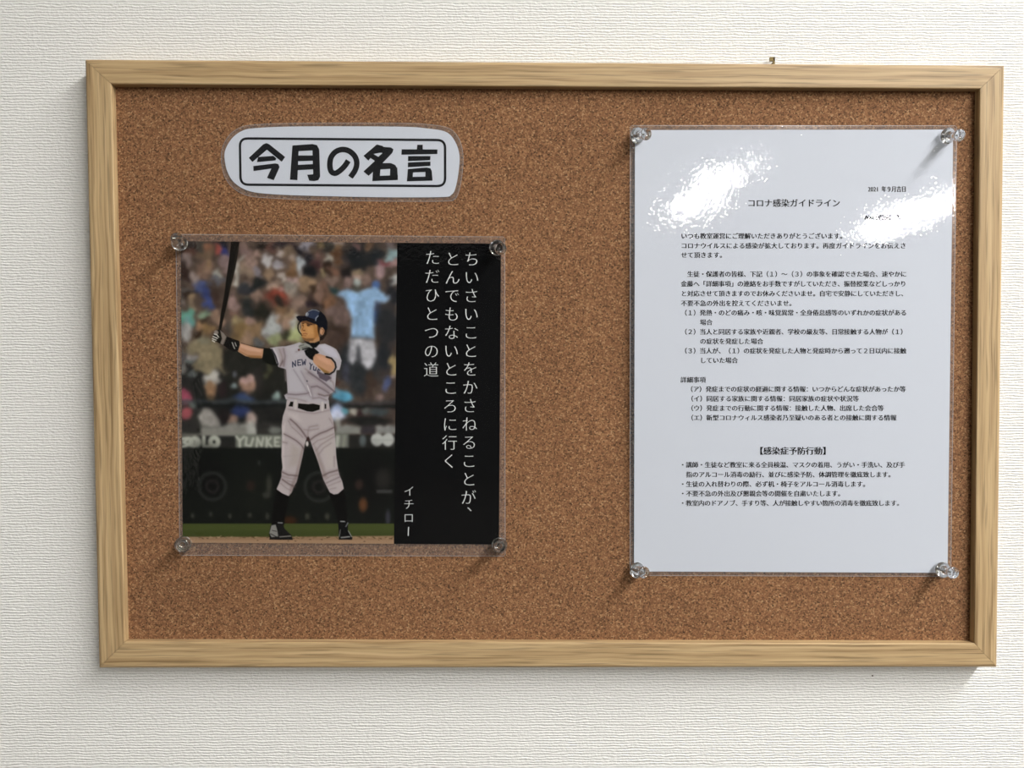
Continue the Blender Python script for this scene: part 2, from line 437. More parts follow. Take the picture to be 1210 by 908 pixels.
def rrect(c, r):
    out_ = []
    for i in range(4):
        p, q_, s_ = Vector(c[i]), Vector(c[i - 1]), Vector(c[(i + 1) % 4])
        a = p + (q_ - p).normalized() * r; b = p + (s_ - p).normalized() * r
        for k in range(7):
            t = k / 6; out_.append(tuple(a.lerp(p, t * 1.0).lerp(p.lerp(b, t), t)))
    return out_
bd = rrect([(283.4, 163.6), (525.9, 165.6), (526.0, 220.0), (284.3, 218.3)], 9.5)
bd = bd + bd[:2]
tcard.polys('border_line', stroke(bd, 2.8), 0.00008, M_INK, card)
for g_ in groups: tcard.polys('character', g_, 0.00008, M_INK, card)
M_FILM_T = film_mat('laminate_title', 0.00002, 420, (1, 1, 1), 0.08, 0.012)
tcard.polys('sealed_margin', [smooth_closed(TF)], -0.00008, M_SEAL, card)
TL_ = smooth_closed(TF); tcard.polys('cut_edge', stroke(TL_ + TL_[:2], 0.55), 0.00026, M_EDGE, card)
tcard.polys('laminate_film', [smooth_closed(TF)], 0.00018, M_FILM_T, card)
rebase(card)

# ---- notice sheet
def lift_notice(u, v):
    u = min(max(u, 0), 1); v = min(max(v, 0), 1)
    e = math.sin(math.pi * v)
    X = 0.217 * u - 0.0437; V = 0.300 * v - 0.0460      # a slight twist left of the heading
    return 0.0008 + NL_A * e * (1 - u) ** 2 + NL_B * e * u ** 2 + 0.0010 * math.sin(math.pi * u) * math.sin(math.pi * v) + TWIST * X * V * math.exp(-(X * X + V * V) / 0.05 ** 2)
TWIST = 0.1
NL_A, NL_B = 0.0030, 0.0015
NF = [(744.8, 148.3), (1130.5, 148.6), (1123.5, 681.5), (744.5, 680.5)]
NP = [(750.3, 153.8), (1126.3, 153.2), (1119.6, 677.3), (749.2, 675.6)]
nsheet = Sheet(NF, NP, lift_notice)
pc = bp(935, 680, CORK_Y)
notice = empty('notice_sheet', (pc.x, CORK_Y, pc.z), 'tall white laminated sheet of small printed Japanese guidelines', 'notice')
nsheet.grid('paper', NP, 40, 56, 0.0, M_PAPER, notice)
LINES = [
 ('2021 年９月吉日', 1025.5, 1071, 223.5, 0), ('コロナ感染ガイドライン', 883, 993, 240, 1), ('Wam 国語校　塾長', 1022, 1071, 257, 0),
 ('いつも教室運営にご理解いただきありがとうございます。', 804.5, 1000, 279, 0),
 ('コロナウイルスによる感染が拡大しております。再度ガイドラインをお伝えさ', 804.5, 1071, 290.5, 0),
 ('せて頂きます。', 804.5, 858, 301.5, 0),
 ('　生徒・保護者の皆様、下記（１）～（３）の事象を確認できた場合、速やかに', 804.5, 1071.5, 324, 0),
 ('金藤へ「詳細事項」の連絡をお手数ですがしていただき、振替授業などしっかり', 804.5, 1071, 335.5, 0),
 ('と対応させて頂きますのでお休みくださいませ。自宅で安静にしていただきし、', 804.5, 1072, 347, 0),
 ('不要不急の外出を控えてくださいませ。', 804.5, 940, 358.5, 0),
 ('（１）発熱・のどの痛み・咳・味覚異常・全身倦怠感等のいずれかの症状がある', 804.5, 1071.5, 369.7, 0),
 ('場合', 827, 842, 381, 0),
 ('（２）当人と同居する家族や近親者、学校の級友等、日常接触する人物が（１）', 804.5, 1071.5, 392.2, 0),
 ('の症状を発症した場合', 827, 902, 403.5, 0),
 ('（３）当人が、（１）の症状を発症した人物と発症時から遡って２日以内に接触', 804.5, 1071, 414.7, 0),
 ('していた場合', 827, 872, 426, 0),
 ('詳細事項', 804, 834, 449, 0),
 ('（ア）発症までの症状の経過に関する情報：いつからどんな症状があったか等', 811.5, 1070.5, 460, 0),
 ('（イ）同居する家族に関する情報：同居家族の症状や状況等', 812, 1015, 471.3, 0),
 ('（ウ）発症までの行動に関する情報：接触した人物、出席した会合等', 812, 1044.5, 482.5, 0),
 ('（エ）新型コロナウィルス感染者乃至疑いのある者との接触に関する情報', 812, 1059.5, 493.8, 0),
 ('【感染症予防行動】', 892, 982, 533, 2),
 ('・講師・生徒など教室に来る全員検温、マスクの着用、うがい・手洗い、及び手', 803, 1069.5, 549.5, 0),
 ('指のアルコール消毒の励行、並びに感染予防、体調管理を徹底致します。', 810.5, 1057, 561, 0),
 ('・生徒の入れ替わりの際、必ず机・椅子をアルコール消毒します。', 803, 1027, 572.3, 0),
 ('・不要不急の外出及び懇親会等の開催を自粛いたします。', 803, 997.5, 583.5, 0),
 ('・教室内のドアノブ、手すり等、人が接触しやすい箇所の消毒を徹底致します。', 803, 1067, 594.8, 0)]
for txt, x0, x1, yc, st in LINES:
    items = []
    wd = [0.55 if ord(c) < 128 else 1.0 for c in txt]; pitch = (x1 - x0) / sum(wd)
    x = x0; em = 7.5 if st == 0 else 10.0
    for c, q in zip(txt, wd):
        for dx in ((-0.22, 0.22), (-0.25, 0.0, 0.25), (-0.35, 0.0, 0.35))[st]:
            items.append((c, x + q * pitch / 2 + dx, yc, min(em, pitch * 1.02), em))
        x += q * pitch
    letters('text_line', nsheet, items, 0.00008, M_INK, notice)
M_FILM_N = film_mat('laminate_notice', 0.000045, 480, (1, 1, 0.8), 0.02, 0.008, 0.00022, 40)
nsheet.grid('sealed_margin', NF, 60, 80, -0.00008, M_SEAL, notice, chamfer=2.0)
nsheet.polys('cut_edge', edge_of(NF), 0.00026, M_EDGE, notice)
nsheet.grid('laminate_film', NF, 80, 112, 0.00018, M_FILM_N, notice, chamfer=2.0)
rebase(notice)

# ---- poster
PRINT_GAIN = 1.15
KP = 1.6
CX0, CY0, CX1, CY1 = 213.8, 285.4, 468.2, 643.0
def paint():
    rng = np.random.RandomState(7)
    W = int((CX1 - CX0) * KP); H = int((CY1 - CY0) * KP)
    C = np.zeros((H, W, 3)); xs = CX0 + (np.arange(W) + 0.5) / KP; ys = CY0 + (np.arange(H) + 0.5) / KP
    def hx(c): return np.array([int(c[i:i+2], 16) / 255 for i in (0, 2, 4)])
    def sub(x0, x1, y0, y1):
        i0 = max(int((x0 - CX0) * KP), 0); i1 = min(int((x1 - CX0) * KP) + 2, W)
        j0 = max(int((y0 - CY0) * KP), 0); j1 = min(int((y1 - CY0) * KP) + 2, H)
        return (j0, j1, i0, i1) if i1 > i0 and j1 > j0 else None
    def put(s, m, c):
        j0, j1, i0, i1 = s; C[j0:j1, i0:i1] = C[j0:j1, i0:i1] * (1 - m[..., None]) + hx(c) * m[..., None]
    def bl(cx, cy, rx, ry, c, soft=0.5, a=1.0, rot=0):
        R_ = max(rx, ry) * (1 + soft) + 1; s = sub(cx - R_, cx + R_, cy - R_, cy + R_)
        if not s: return
        X, Y = np.meshgrid(xs[s[2]:s[3]] - cx, ys[s[0]:s[1]] - cy)
        if rot:
            t = math.radians(rot); X, Y = X * math.cos(t) + Y * math.sin(t), -X * math.sin(t) + Y * math.cos(t)
        d = np.sqrt((X / rx) ** 2 + (Y / ry) ** 2)
        m = np.clip((1 + soft - d) / (2 * soft), 0, 1); m = m * m * (3 - 2 * m)
        put(s, m * a, c)
    def segd(X, Y, a, b):
        dx, dy = b[0] - a[0], b[1] - a[1]; l = dx * dx + dy * dy + 1e-9
        t = np.clip(((X - a[0]) * dx + (Y - a[1]) * dy) / l, 0, 1)
        return np.hypot(X - a[0] - t * dx, Y - a[1] - t * dy)
    def pg(pts, c, soft=0.5, a=1.0):
        px = [p[0] for p in pts]; py = [p[1] for p in pts]
        s = sub(min(px) - soft - 1, max(px) + soft + 1, min(py) - soft - 1, max(py) + soft + 1)
        if not s: return
        X, Y = np.meshgrid(xs[s[2]:s[3]], ys[s[0]:s[1]])
        ins = np.zeros(X.shape, bool); d = np.full(X.shape, 1e9)
        for i in range(len(pts)):
            p, q = pts[i - 1], pts[i]
            if p[1] != q[1]:
                k = ((p[1] > Y) != (q[1] > Y)) & (X < (q[0] - p[0]) * (Y - p[1]) / (q[1] - p[1]) + p[0]); ins ^= k
            d = np.minimum(d, segd(X, Y, p, q))
        sd = np.where(ins, d, -d); put(s, np.clip(sd / (2 * soft) + 0.5, 0, 1) * a, c)
    def ln(pts, w, c, soft=0.5, a=1.0):
        px = [p[0] for p in pts]; py = [p[1] for p in pts]; r = w / 2 + soft + 1
        s = sub(min(px) - r, max(px) + r, min(py) - r, max(py) + r)
        if not s: return
        X, Y = np.meshgrid(xs[s[2]:s[3]], ys[s[0]:s[1]]); d = np.full(X.shape, 1e9)
        for i in range(len(pts) - 1): d = np.minimum(d, segd(X, Y, pts[i], pts[i + 1]))
        put(s, np.clip((w / 2 - d) / (2 * soft) + 0.5, 0, 1) * a, c)
    C[:] = hx('4a3c34')
    # ---------- crowd: (x, y, rx, ry, colour)
    for t in '''340 380 140 100 5a483c|222 292 8 7 2b2624|222 300 8 6 50342a|219 309 6 6 7d6b65|218 320 5 7 33241f|225 327 5 5 2b1f1c|236 292 8 5 4a443c|244 296 5 5 8c5a40|241 302 10 6 6b5540|256 296 4.5 5 a84c40|266 289 6 4 20202a|265 297 6.5 6 2c3270|243 316 12 10 806250|244 314 5 7 8f6f4e|229 327 6 7 8a7870|265 310 6 10 836b68|258 326 5 4 8e8c82|257 332 7 4 55555c|237 338 11 8 4d5887|229 343 5 4 2c3a68|255 342 9 7 4a3a30|219 345 6 6 55555a
290 292 7 8 7d6258|286 297 5 6 8a6c66|292 305 5 9 8a6d62|292 318 9 9 87705c|291 335 4 4 8a6f62|291 342 12 7 34363a
309 290 9 4 221e1b|320 291 5 5 6a463c|332 289 10 4 2e2628|348 290 6 5 3a2a2c|362 291 5 6 8c868f|375 290 6 5 75623f|303 300 5 5 a88577|299 311 6 9 94776a|315 306 6 8 b5afae|330 299 5 4.5 a8988f|328 313 5 6 9a9397|341 297 8 6 745f4b|346 305 5 5 9a8577|344 318 8 9 806043|343 324 6 4 6d4d30|356 297 5 7 1f1b1e|357 311 6 8 a2a7ab|356 322 4 7 8b8580|366 308 5 11 29262a|377 302 5 6 6a4e44|376 314 6 8 43292a|368 322 7 5 1b1c1e|304 322 4 4 857b82|317 324 6 9 8b6f55|304 335 9 8 262827|335 330 5 7 b0a195|347 331 6 5 ab8d85|345 342 6 9 8c8478|322 339 8 5 a08572|327 352 13 10 8c3b2a|332 344 6 2 a8756c|362 334 9 9 9a7a5a|369 345 4 9 3a2a1c|378 342 6 8 7c5f50|304 349 6 7 8d7060
386 293 5 9 33302a|397 287 9 3 8c7a70|398 293 6 6 75583c|398 302 7 6 5a3c26|389 308 5 5 a8a294|408 308 4 5 4b3c36|423 303 15 17 1e2022|422 290 4 3 6b4c48|436 290 5 5 6b4e38|444 303 8 11 23272a|463 299 9 8 7a9395|461 288 6 4 6a5a58|454 309 7 3 7a3036|450 318 7 10 9f7f80|464 311 5 5 9c7673|466 329 5 5 bfbdb8|389 318 5 9 2c2018|397 322 6 8 75513f|383 326 4 7 8c7a55|390 334 7 5 80675a|383 342 4 8 7d5b48|394 343 6 5 2f4848|462 345 8 13 242428|408 322 6 8 241f1e
391 356 8 8 80593e|382 355 3 8 3a261a|404 372 11 13 6f5850|393 368 7 6 7a625a|398 388 11 8 33271f|392 398 14 10 4a382f|405 402 7 16 4a362c|445 370 5 13 2b4d8a|444 362 5 5 3a3f55|456 382 13 26 2b2c2e|452 352 4 5 6a6e78|467 355 3 4 8a8a86
216 352 3 10 94887f|222 350 9 9 30241c|226 354 5 7 8f7456|226 365 4 6 8a735a|219 375 9 8 5c9a84|221 381 6 5 4e8a86|240 372 7 6 7f9a7c|243 353 6 11 35427a|253 352 5 9 45322a|250 368 5 6 95735d|219 393 6 13 a09c98|237 385 6 5 96704f|246 392 8 6 8a6a42|244 382 6 4.5 3a2c20|235 395 6 4 37271b|257 378 6 8 93735c|275 357 5 9 a3827a|275 369 5 4 8a6555|291 355 4 4 6b6555|293 364 9 9 2c2e2c|270 385 5 9 4f463f
289 394 15 17 86693f|279 378 6 6 948058|293 380 7 7 ab8779|292 399 9 8 9b7a60|306 362 4 4 5a483e|309 371 9 12 29271f|303 395 8 11 8a6b4a|304 405 7 5 5a5a5a
328 366 7 8 7a5b3e|328 372 4 5 8a6549|328 356 8 4.5 2e2620|322 386 10 14 a6a8a6|341 370 8 7 a98a66|339 380 7 8 ad8870|325 403 9 7 8d9466|348 395 8 11 9fa56c|347 380 5 9 a9a69b|339 398 6 8 3a3c28|336 405 7 4 75614a|350 356 9 9 8a6f60|366 352 6 8 46342c|378 352 5 6 7a5c4c|368 360 10 6 2a2024'''.replace('\n', '|').split('|'):
        p = t.split(); bl(*[float(v) for v in p[:4]], p[4], 0.42)
    pg([(283, 300), (285, 302), (280, 338), (272, 338), (276, 318)], 'ada699', 2)
    pg([(214, 300), (218, 300), (216, 330), (214, 330)], '33241f', 1, .5)
    # photographing man in the light blue shirt
    bl(421, 324, 5.5, 7, 'b08f80', .4); bl(423, 319, 7, 3, '8a7458', .5); bl(411, 332, 5, 6, '8b6f68', .4); bl(432, 328, 5, 8, '7d6358', .4)
    bl(444, 335, 5, 6, '4a6bac', .4)
    pg([(401, 345), (410, 340), (422, 344), (434, 339), (445, 338), (452, 345), (456, 352), (451, 358), (443, 354), (441, 370), (443, 399), (414, 399), (416, 375), (407, 356)], '84abd2', 2.0)
    bl(421, 340, 5, 3.5, '4f5048', .5); bl(421, 331.5, 4.5, 4.5, 'a2aba5', .4)
    bl(424, 430, 26, 30, '2b2e30', .3); pg([(413, 400), (442, 400), (446, 420), (440, 433), (433, 435), (427, 428), (425, 412), (421, 424), (417, 430), (412, 425)], 'b0aeb4', 2.2); bl(423.5, 418, 2.5, 11, '55565a', .6)
    for t in '''409 440 4.5 13 3c3c48|425 448 10 16 2b2e30|438 452 5 15 47362c|456 452 6.5 9 4b5680|466 432 3 13 9c8655|466 447 2 3 b09a95|450 468 6 4 75605a|398 455 3 7 4a3028|455 420 9 18 24262a'''.split('|'):
        p = t.split(); bl(*[float(v) for v in p[:4]], p[4], 0.4)
    # lower crowd
    pg([(210, 434), (345, 428), (345, 520), (210, 520)], '22211f', 5); pg([(262, 410), (345, 415), (345, 470), (262, 470)], '25241f', 4)
    bl(240, 430, 12, 11, '87795a', .25)
    pg([(222, 408), (232, 398), (242, 398), (256, 406), (263, 412), (265, 440), (229, 440), (231, 418), (214, 418)], '87795a', 3); bl(235, 395, 6, 4, '37271b', .5); bl(238, 403, 6, 5, '8b846a', .5)
    bl(240, 425, 5, 12, '958564', .8, .7)
    for t in '''219 425 7 8 5f5756|225 422 4 4.5 8c8683|223 430 4 4 66706c|226 444 4 5 5f6462|216 440 3 6 75706a|276 440 3 6 5d5f66|276 457 3.5 4.5 758484|317 437 5 10 44442e|249 460 6 8 8f6a4a|249 470 4 5 5a4630|249 449 9.5 8.5 a9a39a|249 459 5 5 8f6a4a|219 470 7.5 9 a8425a|288 472 13 5.5 34456e|291 455 8 11 94705c|291 447 6 4.5 a8857c|325 469 5 4.5 82968f|262 462 5 8 2a1f20|305 450 6 16 2b2724'''.split('|'):
        p = t.split(); bl(*[float(v) for v in p[:4]], p[4], 0.32)
    bl(405, 468, 11, 7.5, '4d9cc0', .25); bl(398, 464, 4, 4, '6a9db5', .6)
    # rail and the row below it
    pg([(212, 473), (345, 472), (345, 477), (212, 478)], '3c4446', 1.5, .85); pg([(388, 473), (470, 472), (470, 476.5), (388, 477)], '3e3d40', 1.5, .75)
    pg([(225, 478), (470, 477), (470, 481), (225, 482)], '181a1a', 1.2)
    for t in '''219 489 7 7 9a4248|226 480 4 4 55605a|238 500 9 10 2b2a25|284 487 11 7 2a3768|274 496 6 5 8f7060|296 497 7 9 a08a80|264 492 8 8 241d1d|399 487 10 9 8fa0c4|398 492 8 7 b3b8cd|408 485 4 4 4a8a9a|419 486 5 4.5 a8a294|427 487 3 4 3a2426|432 485 4 4 5c605a|448 486 12 5 3a4244|436 497 28 6 232220|399 500 4 6 8a8880'''.split('|'):
        p = t.split(); bl(*[float(v) for v in p[:4]], p[4], 0.35)
    pg([(232, 492), (241, 483), (246, 484), (258, 498), (259, 505), (238, 505)], '98928a', 1.8)
    pg([(236, 506), (262, 504), (275, 500), (300, 500), (304, 518), (236, 517)], '84827a', 2); bl(297, 508, 6, 10, 'a5a49c', .4)
    pg([(304, 500), (334, 500), (334, 516), (304, 516)], '33312d', 1.5); bl(325, 509, 8, 4, '6e6f69', .4)
    pg([(397, 504), (427, 504), (427, 513), (397, 513)], '85857e', 1.5); pg([(428, 503), (444, 503), (444, 512), (428, 512)], '353034', 1.5); pg([(445, 503), (468, 503), (468, 512), (445, 512)], '80807c', 1.5)
    pg([(212, 513), (236, 513), (236, 522), (212, 522)], '5e5c54', 2); pg([(212, 517), (470, 513), (470, 536), (212, 536)], '1e201f', 1.5, .8)
    pg([(278, 514), (335, 514), (335, 530), (278, 530)], '6f7268', 1.6); pg([(396, 512), (413, 512), (413, 529), (396, 529)], '6e7067', 1.6)
    lt = 'b2b3a6'
    ln([(214, 520), (222, 519), (216, 524), (222, 527), (214, 530)], 4, lt, 1.2); bl(229, 524, 8, 7.5, lt, .25); ln([(240, 518), (240, 529), (246, 529)], 4.5, lt, 1.1)
    bl(252.5, 523.5, 7.6, 8, lt, .2); bl(252.3, 523.3, 1.6, 2, '2a2b28', .5); ln([(229, 522), (229, 526)], 1.4, '85867b', .8)
    ln([(279, 517), (283, 522), (288, 517)], 2.8, lt, .9); ln([(283, 521), (283, 529)], 3, lt, .9)
    ln([(291, 518), (290, 527), (296, 528), (299, 519)], 2.8, lt, .9); ln([(303, 529), (304, 518), (309, 528), (311, 518)], 2.6, lt, .9); ln([(315, 518), (315, 529)], 2.8, lt, .9); ln([(320, 518), (316, 523), (321, 529)], 2.6, lt, .9)
    ln([(330, 518), (325, 518), (325, 528), (330, 528)], 2.4, lt, .9); ln([(325, 523), (329, 523)], 2.2, lt, .9)
    ln([(400, 517), (399, 527)], 5, 'a7a89d', 1.4); ln([(408, 516), (407, 527)], 4, '85867b', 1.4); bl(430, 521, 4, 7, '596060', .5)
    bl(447, 519.5, 7.4, 8, 'b2b3ae', .2); bl(460, 519.5, 7.4, 8, 'b2b3ae', .2); ln([(442, 520), (465, 520)], 1.2, '9a9b96', .8)
    # dark dugout wall
    pg([(200, 530.5), (480, 530.0), (480, 626), (200, 626)], '141613', 1.2)
    for t in '''240 560 26 30 10110f|300 580 22 30 171915|440 570 24 35 121211|306 548 2 3 2e312d|318 574 3.5 11 33342d|315 586 5 4 34352f|226 611 2.4 3 34352f|248 609 2.4 3 30312c|271 611 2.4 3 363730|295 610 2.4 3 36362f|316 611 2.4 4 35362f|364 611 3 4 383930|388 611 3 4 3a3a32|431 597 5 8 5a3a24|426 573 5 6 2f2420|455 566 9 12 262422|461 612 3 9 35353c|343 616 8 5 331e10|296 575 5 6 2a201c'''.split('|'):
        p = t.split(); bl(*[float(v) for v in p[:4]], p[4], 0.6)
    pg([(447, 579), (466, 579), (466, 583), (447, 583)], '3c3c3b', 1)
    for cx, cy, r in ((250, 576, 16), (378, 576, 17)):
        ln([(cx + r * math.cos(a / 12 * math.pi), cy + r * math.sin(a / 12 * math.pi)) for a in range(25)], 3.5, '2a2b29', 1.8)
        ln([(cx + 7 * math.cos(a / 8 * math.pi), cy + 7 * math.sin(a / 8 * math.pi)) for a in range(17)], 2.2, '2b2525', 1.6)
    # grass and dirt
    pg([(200, 620.5), (480, 619), (480, 637), (200, 637)], '434b25', 1.0); pg([(200, 629), (480, 629), (480, 637), (200, 637)], '38401e', 3, .6)
    pg([(200, 636), (330, 635.5), (480, 633.5), (480, 650), (200, 650)], '907459', 0.8)
    pg([(200, 640), (480, 638.5), (480, 650), (200, 650)], 'a78669', 1.2, .7)
    for k in range(60):
        x = rng.uniform(214, 466); ln([(x, rng.uniform(634.5, 637.5)), (x + rng.uniform(1, 4), rng.uniform(634.5, 637.5))], .9, rng.choice(['3a3018', '5a4a2c', 'a89070']), .5, .7)
    for k in range(14): bl(rng.uniform(214, 466), rng.uniform(637, 641), rng.uniform(.6, 1.6), .6, '5a4632', .5, .8)
    def vnoise(nx, ny, ch):
        n = rng.rand(ny + 1, nx + 1, ch) - .5
        yy = np.linspace(0, ny - .001, H); xx = np.linspace(0, nx - .001, W); yi = yy.astype(int); xi = xx.astype(int)
        fy = (yy - yi)[:, None, None]; fx = (xx - xi)[None, :, None]; fy = fy * fy * (3 - 2 * fy); fx = fx * fx * (3 - 2 * fx)
        return (n[yi][:, xi] * (1 - fy) + n[yi + 1][:, xi] * fy) * (1 - fx) + (n[yi][:, xi + 1] * (1 - fy) + n[yi + 1][:, xi + 1] * fy) * fx
    # out of focus crowd: bend the outlines, then blur
    wf = vnoise(18, 26, 2) * 8 + vnoise(40, 56, 2) * 6 + vnoise(90, 120, 2) * 3
    top = np.clip((514 - ys) / 10, 0, 1)[:, None]
    shirt = np.clip(np.maximum(np.abs(xs[None, :] - 430) / 26, np.abs(ys[:, None] - 385) / 62) * 2 - 1.3, 0.12, 1)
    amp = top * shirt * np.clip(1.25 - (ys[:, None] - 425) / 60, 0.35, 1)
    J, I = np.meshgrid(np.arange(H), np.arange(W), indexing='ij')
    JJ = np.clip((J + wf[..., 0] * amp * KP).astype(int), 0, H - 1); II = np.clip((I + wf[..., 1] * amp * KP).astype(int), 0, W - 1)
    C[:] = C[JJ, II]
    def blur(A, sg):
        r = int(sg * 3) + 1; k = np.exp(-.5 * (np.arange(-r, r + 1) / sg) ** 2); k /= k.sum()
        B = np.pad(A, ((r, r), (0, 0), (0, 0)), mode='edge'); A = sum(k[i] * B[i:i + A.shape[0]] for i in range(2 * r + 1))
        B = np.pad(A, ((0, 0), (r, r), (0, 0)), mode='edge'); return sum(k[i] * B[:, i:i + A.shape[1]] for i in range(2 * r + 1))
    b1 = blur(C, 1.5 * KP); b2 = blur(C, .9 * KP); t2 = np.clip((618 - ys) / 6, 0, 1)[:, None, None]; t1 = top[..., None]
    b1 = b1 * .8 + b1.mean(2, keepdims=True) * .2
    C[:] = (b1 * t1 + b2 * (1 - t1)) * t2 + C * (1 - t2)
    lum = vnoise(60, 80, 1) * .14 + vnoise(24, 34, 1) * .22
    C[:] = np.clip(C * (1 + lum * top[..., None]), 0, 1)
    # ---------- bat
    pg([(273.4, 284), (283.2, 284), (281, 300), (278, 318), (272.4, 340), (268.2, 360), (264.3, 376), (261, 391), (258.0, 391), (260.6, 372), (264.6, 350), (268, 325), (271, 305)], '1b1814', .5)
    ln([(281, 292), (276, 318), (270, 345)], .8, '3c352b', .5, .6)
    # ---------- batter: legs
    for sock in ([(326.5, 579), (342, 587), (340, 600), (337, 612), (336, 622), (321, 623), (322, 606)], [(390, 584), (407, 578), (410, 590), (411.5, 605), (412, 619), (401, 619), (397, 602)]): pg(sock, '0c0b0a', .5)
    pg([(320, 622), (327, 620), (334, 619), (337, 626), (345, 633.5), (346.5, 638), (332, 639), (319, 638), (318, 632)], '191817', .5)
    pg([(321, 622), (326, 621), (328, 628), (329, 635), (321, 636), (318.5, 631)], '8f8d87', .5, .9); ln([(322, 628), (327, 629)], .8, '33312e', .4); ln([(320, 632), (328, 636)], .9, '2a2927', .4)
    ln([(331, 635.5), (344, 634.5)], 1.2, '7e7a74', .5); ln([(329, 618.8), (334, 619)], 1.2, '8a8a8a', .5); ln([(319, 638.3), (346, 638.6)], 1, '0c0b0a', .4)
    pg([(401, 617.5), (413, 617), (413, 627), (418.5, 636), (418, 638.5), (402, 638.5), (402, 630)], '0e0e0f', .5)
    ln([(404, 616.8), (409, 617)], 1.1, '9d9d9d', .5); ln([(413, 618.5), (410.5, 623)], 1, '85858a', .5); ln([(405, 636), (415, 635)], 1.4, '8f8d8a', .5); ln([(413.5, 628), (417.5, 635)], .9, '9a9a96', .5); ln([(404, 627), (402.5, 635)], .9, '77756f', .5)
    pn = 'b3a8a8'
    pg([(339, 473), (338, 482), (334.5, 492), (333, 503), (333.6, 515), (333, 540), (334.3, 553), (333, 558), (333, 564), (330.5, 571), (327, 579), (334, 584), (341.5, 587), (345, 583), (347, 577), (351, 570), (353, 562), (355.5, 550), (358, 540), (360, 529), (362, 521), (365, 516), (367.5, 522), (371.5, 533), (377, 547), (381, 560), (383, 567), (387.5, 576), (391, 582.5), (396, 585), (401, 584), (407.7, 578), (406, 570), (402, 561), (400.7, 555), (398.4, 540), (397.3, 522), (396, 508), (394.5, 497), (390.5, 485), (389, 473)], pn, .5)
    dk, md, lt2 = '5e4d4c', '8d7f7f', 'c6bcba'
    pg([(356, 534), (360, 526), (356, 548), (351, 568), (346, 580), (342, 586), (344, 575), (350, 560)], '8c7c78', 1.6, .8)
    pg([(333.5, 505), (337, 500), (336, 540), (337, 556), (334.5, 556), (333.2, 540)], lt2, 1.2, .8)
    pg([(371, 525), (376, 532), (384, 552), (388, 565), (384, 566), (377, 547)], '92847f', 1.8, .7)
    pg([(340, 488), (352, 490), (356, 498), (346, 498)], lt2, 3, .6); pg([(345, 525), (355, 532), (354, 550), (342, 552)], 'a79b94', 3, .7)
    pg([(380, 520), (392, 512), (396, 530), (397, 552), (388, 552)], 'b9afaa', 3, .7)
    for pts, w_, c_ in (([(343.5, 496), (350, 501.5), (356, 508), (361, 515), (364, 519)], 1.5, dk), ([(345, 505), (352, 511), (358, 517)], 1, md), ([(336, 513.5), (343, 517), (350, 521), (356, 526), (359.5, 531)], 1.1, dk), ([(334, 523), (339, 524)], 1.5, md), ([(364, 520), (364.5, 510), (366, 505), (376, 503)], 1.3, md), ([(360, 508), (366, 509), (377, 507)], 1, md),
        ([(366.5, 521), (372, 516.5), (379, 512.5), (386, 510), (396, 505)], 1.4, dk), ([(370, 526), (376, 521), (385, 518), (395, 513)], 1, md), ([(374, 533), (380, 526), (388, 521), (396, 516)], 1.1, md), ([(377, 538), (383, 530), (392, 524)], .9, md), ([(341, 484), (355, 487), (372, 489), (389, 485)], .9, md), ([(341, 498), (344, 503)], .8, md), ([(390, 495), (395, 503)], .9, md),
        ([(333.5, 558.5), (341, 562), (352, 563)], 1.3, dk), ([(334, 563.5), (342, 566), (351, 567)], 1, md), ([(334, 567.5), (342, 573), (349, 576)], 1.4, dk), ([(332, 572), (339, 578), (345, 580.5)], 1, md), ([(340, 569), (350, 571)], .9, md),
        ([(382, 563), (390, 559), (400.5, 556)], 1.4, dk), ([(384, 568), (392, 563), (402, 560)], 1, md), ([(385.5, 572), (394, 568), (403, 564)], 1.1, '75676a'), ([(388, 575.5), (396, 572), (404, 569)], .9, md), ([(390, 579), (398, 577)], .8, md), ([(396, 540), (396, 552)], .8, md), ([(335, 540), (353, 539)], .7, 'a59a98')):
        ln(pts, w_ * 3.2, c_, 2.0, .22); ln(pts, w_, c_, .9, .7)
    bl(364.5, 519.5, 1.8, 2.6, '3a2826', .5); bl(363.5, 525, 1.6, 3, 'c9c2bd', .4)
    # torso
    js = 'b0a9ad'
    pg([(319, 411.5), (328, 410), (338, 409.3), (347, 407), (354, 404.5), (362, 407.5), (370, 409.5), (377, 407), (384, 406), (391, 409), (397.5, 412.5), (401.5, 419), (404, 426), (403, 432), (401.5, 437), (398, 437.5), (397, 452), (396, 462), (390, 466), (388.5, 471), (389, 477), (376, 476.5), (360, 475), (345, 474), (338, 472.5), (336, 467.5), (340, 465), (339.3, 452), (338, 437), (336, 436), (329, 434), (325.5, 424)], js, .5)
    pg([(376, 408.5), (385, 407.5), (394, 411.5), (399, 418), (401, 424), (394, 422), (386, 418)], 'c0bcc6', 1.6, .9)
    pg([(341, 411), (356, 408), (360, 418), (352, 424), (342, 430), (340, 450), (344, 463), (358, 464), (356, 440), (350, 425)], 'b7b2b8', 2.5, .6)
    pg([(328, 412), (336, 411), (338, 424), (335, 434), (331, 431)], 'a99c9c', 1.5, .8)
    pg([(358, 440), (368, 440), (390, 458), (395, 464), (388, 468), (366, 468)], 'a4989a', 2, .6)
    ln([(321, 413), (325.5, 421), (328.5, 431)], 1.5, '1c1b22', .45); ln([(319.6, 412.5), (323.4, 420), (327, 429.5)], .9, 'cbc5c8', .4); ln([(323.6, 412.5), (327.5, 420), (330, 428)], .7, 'cfcacd', .4)
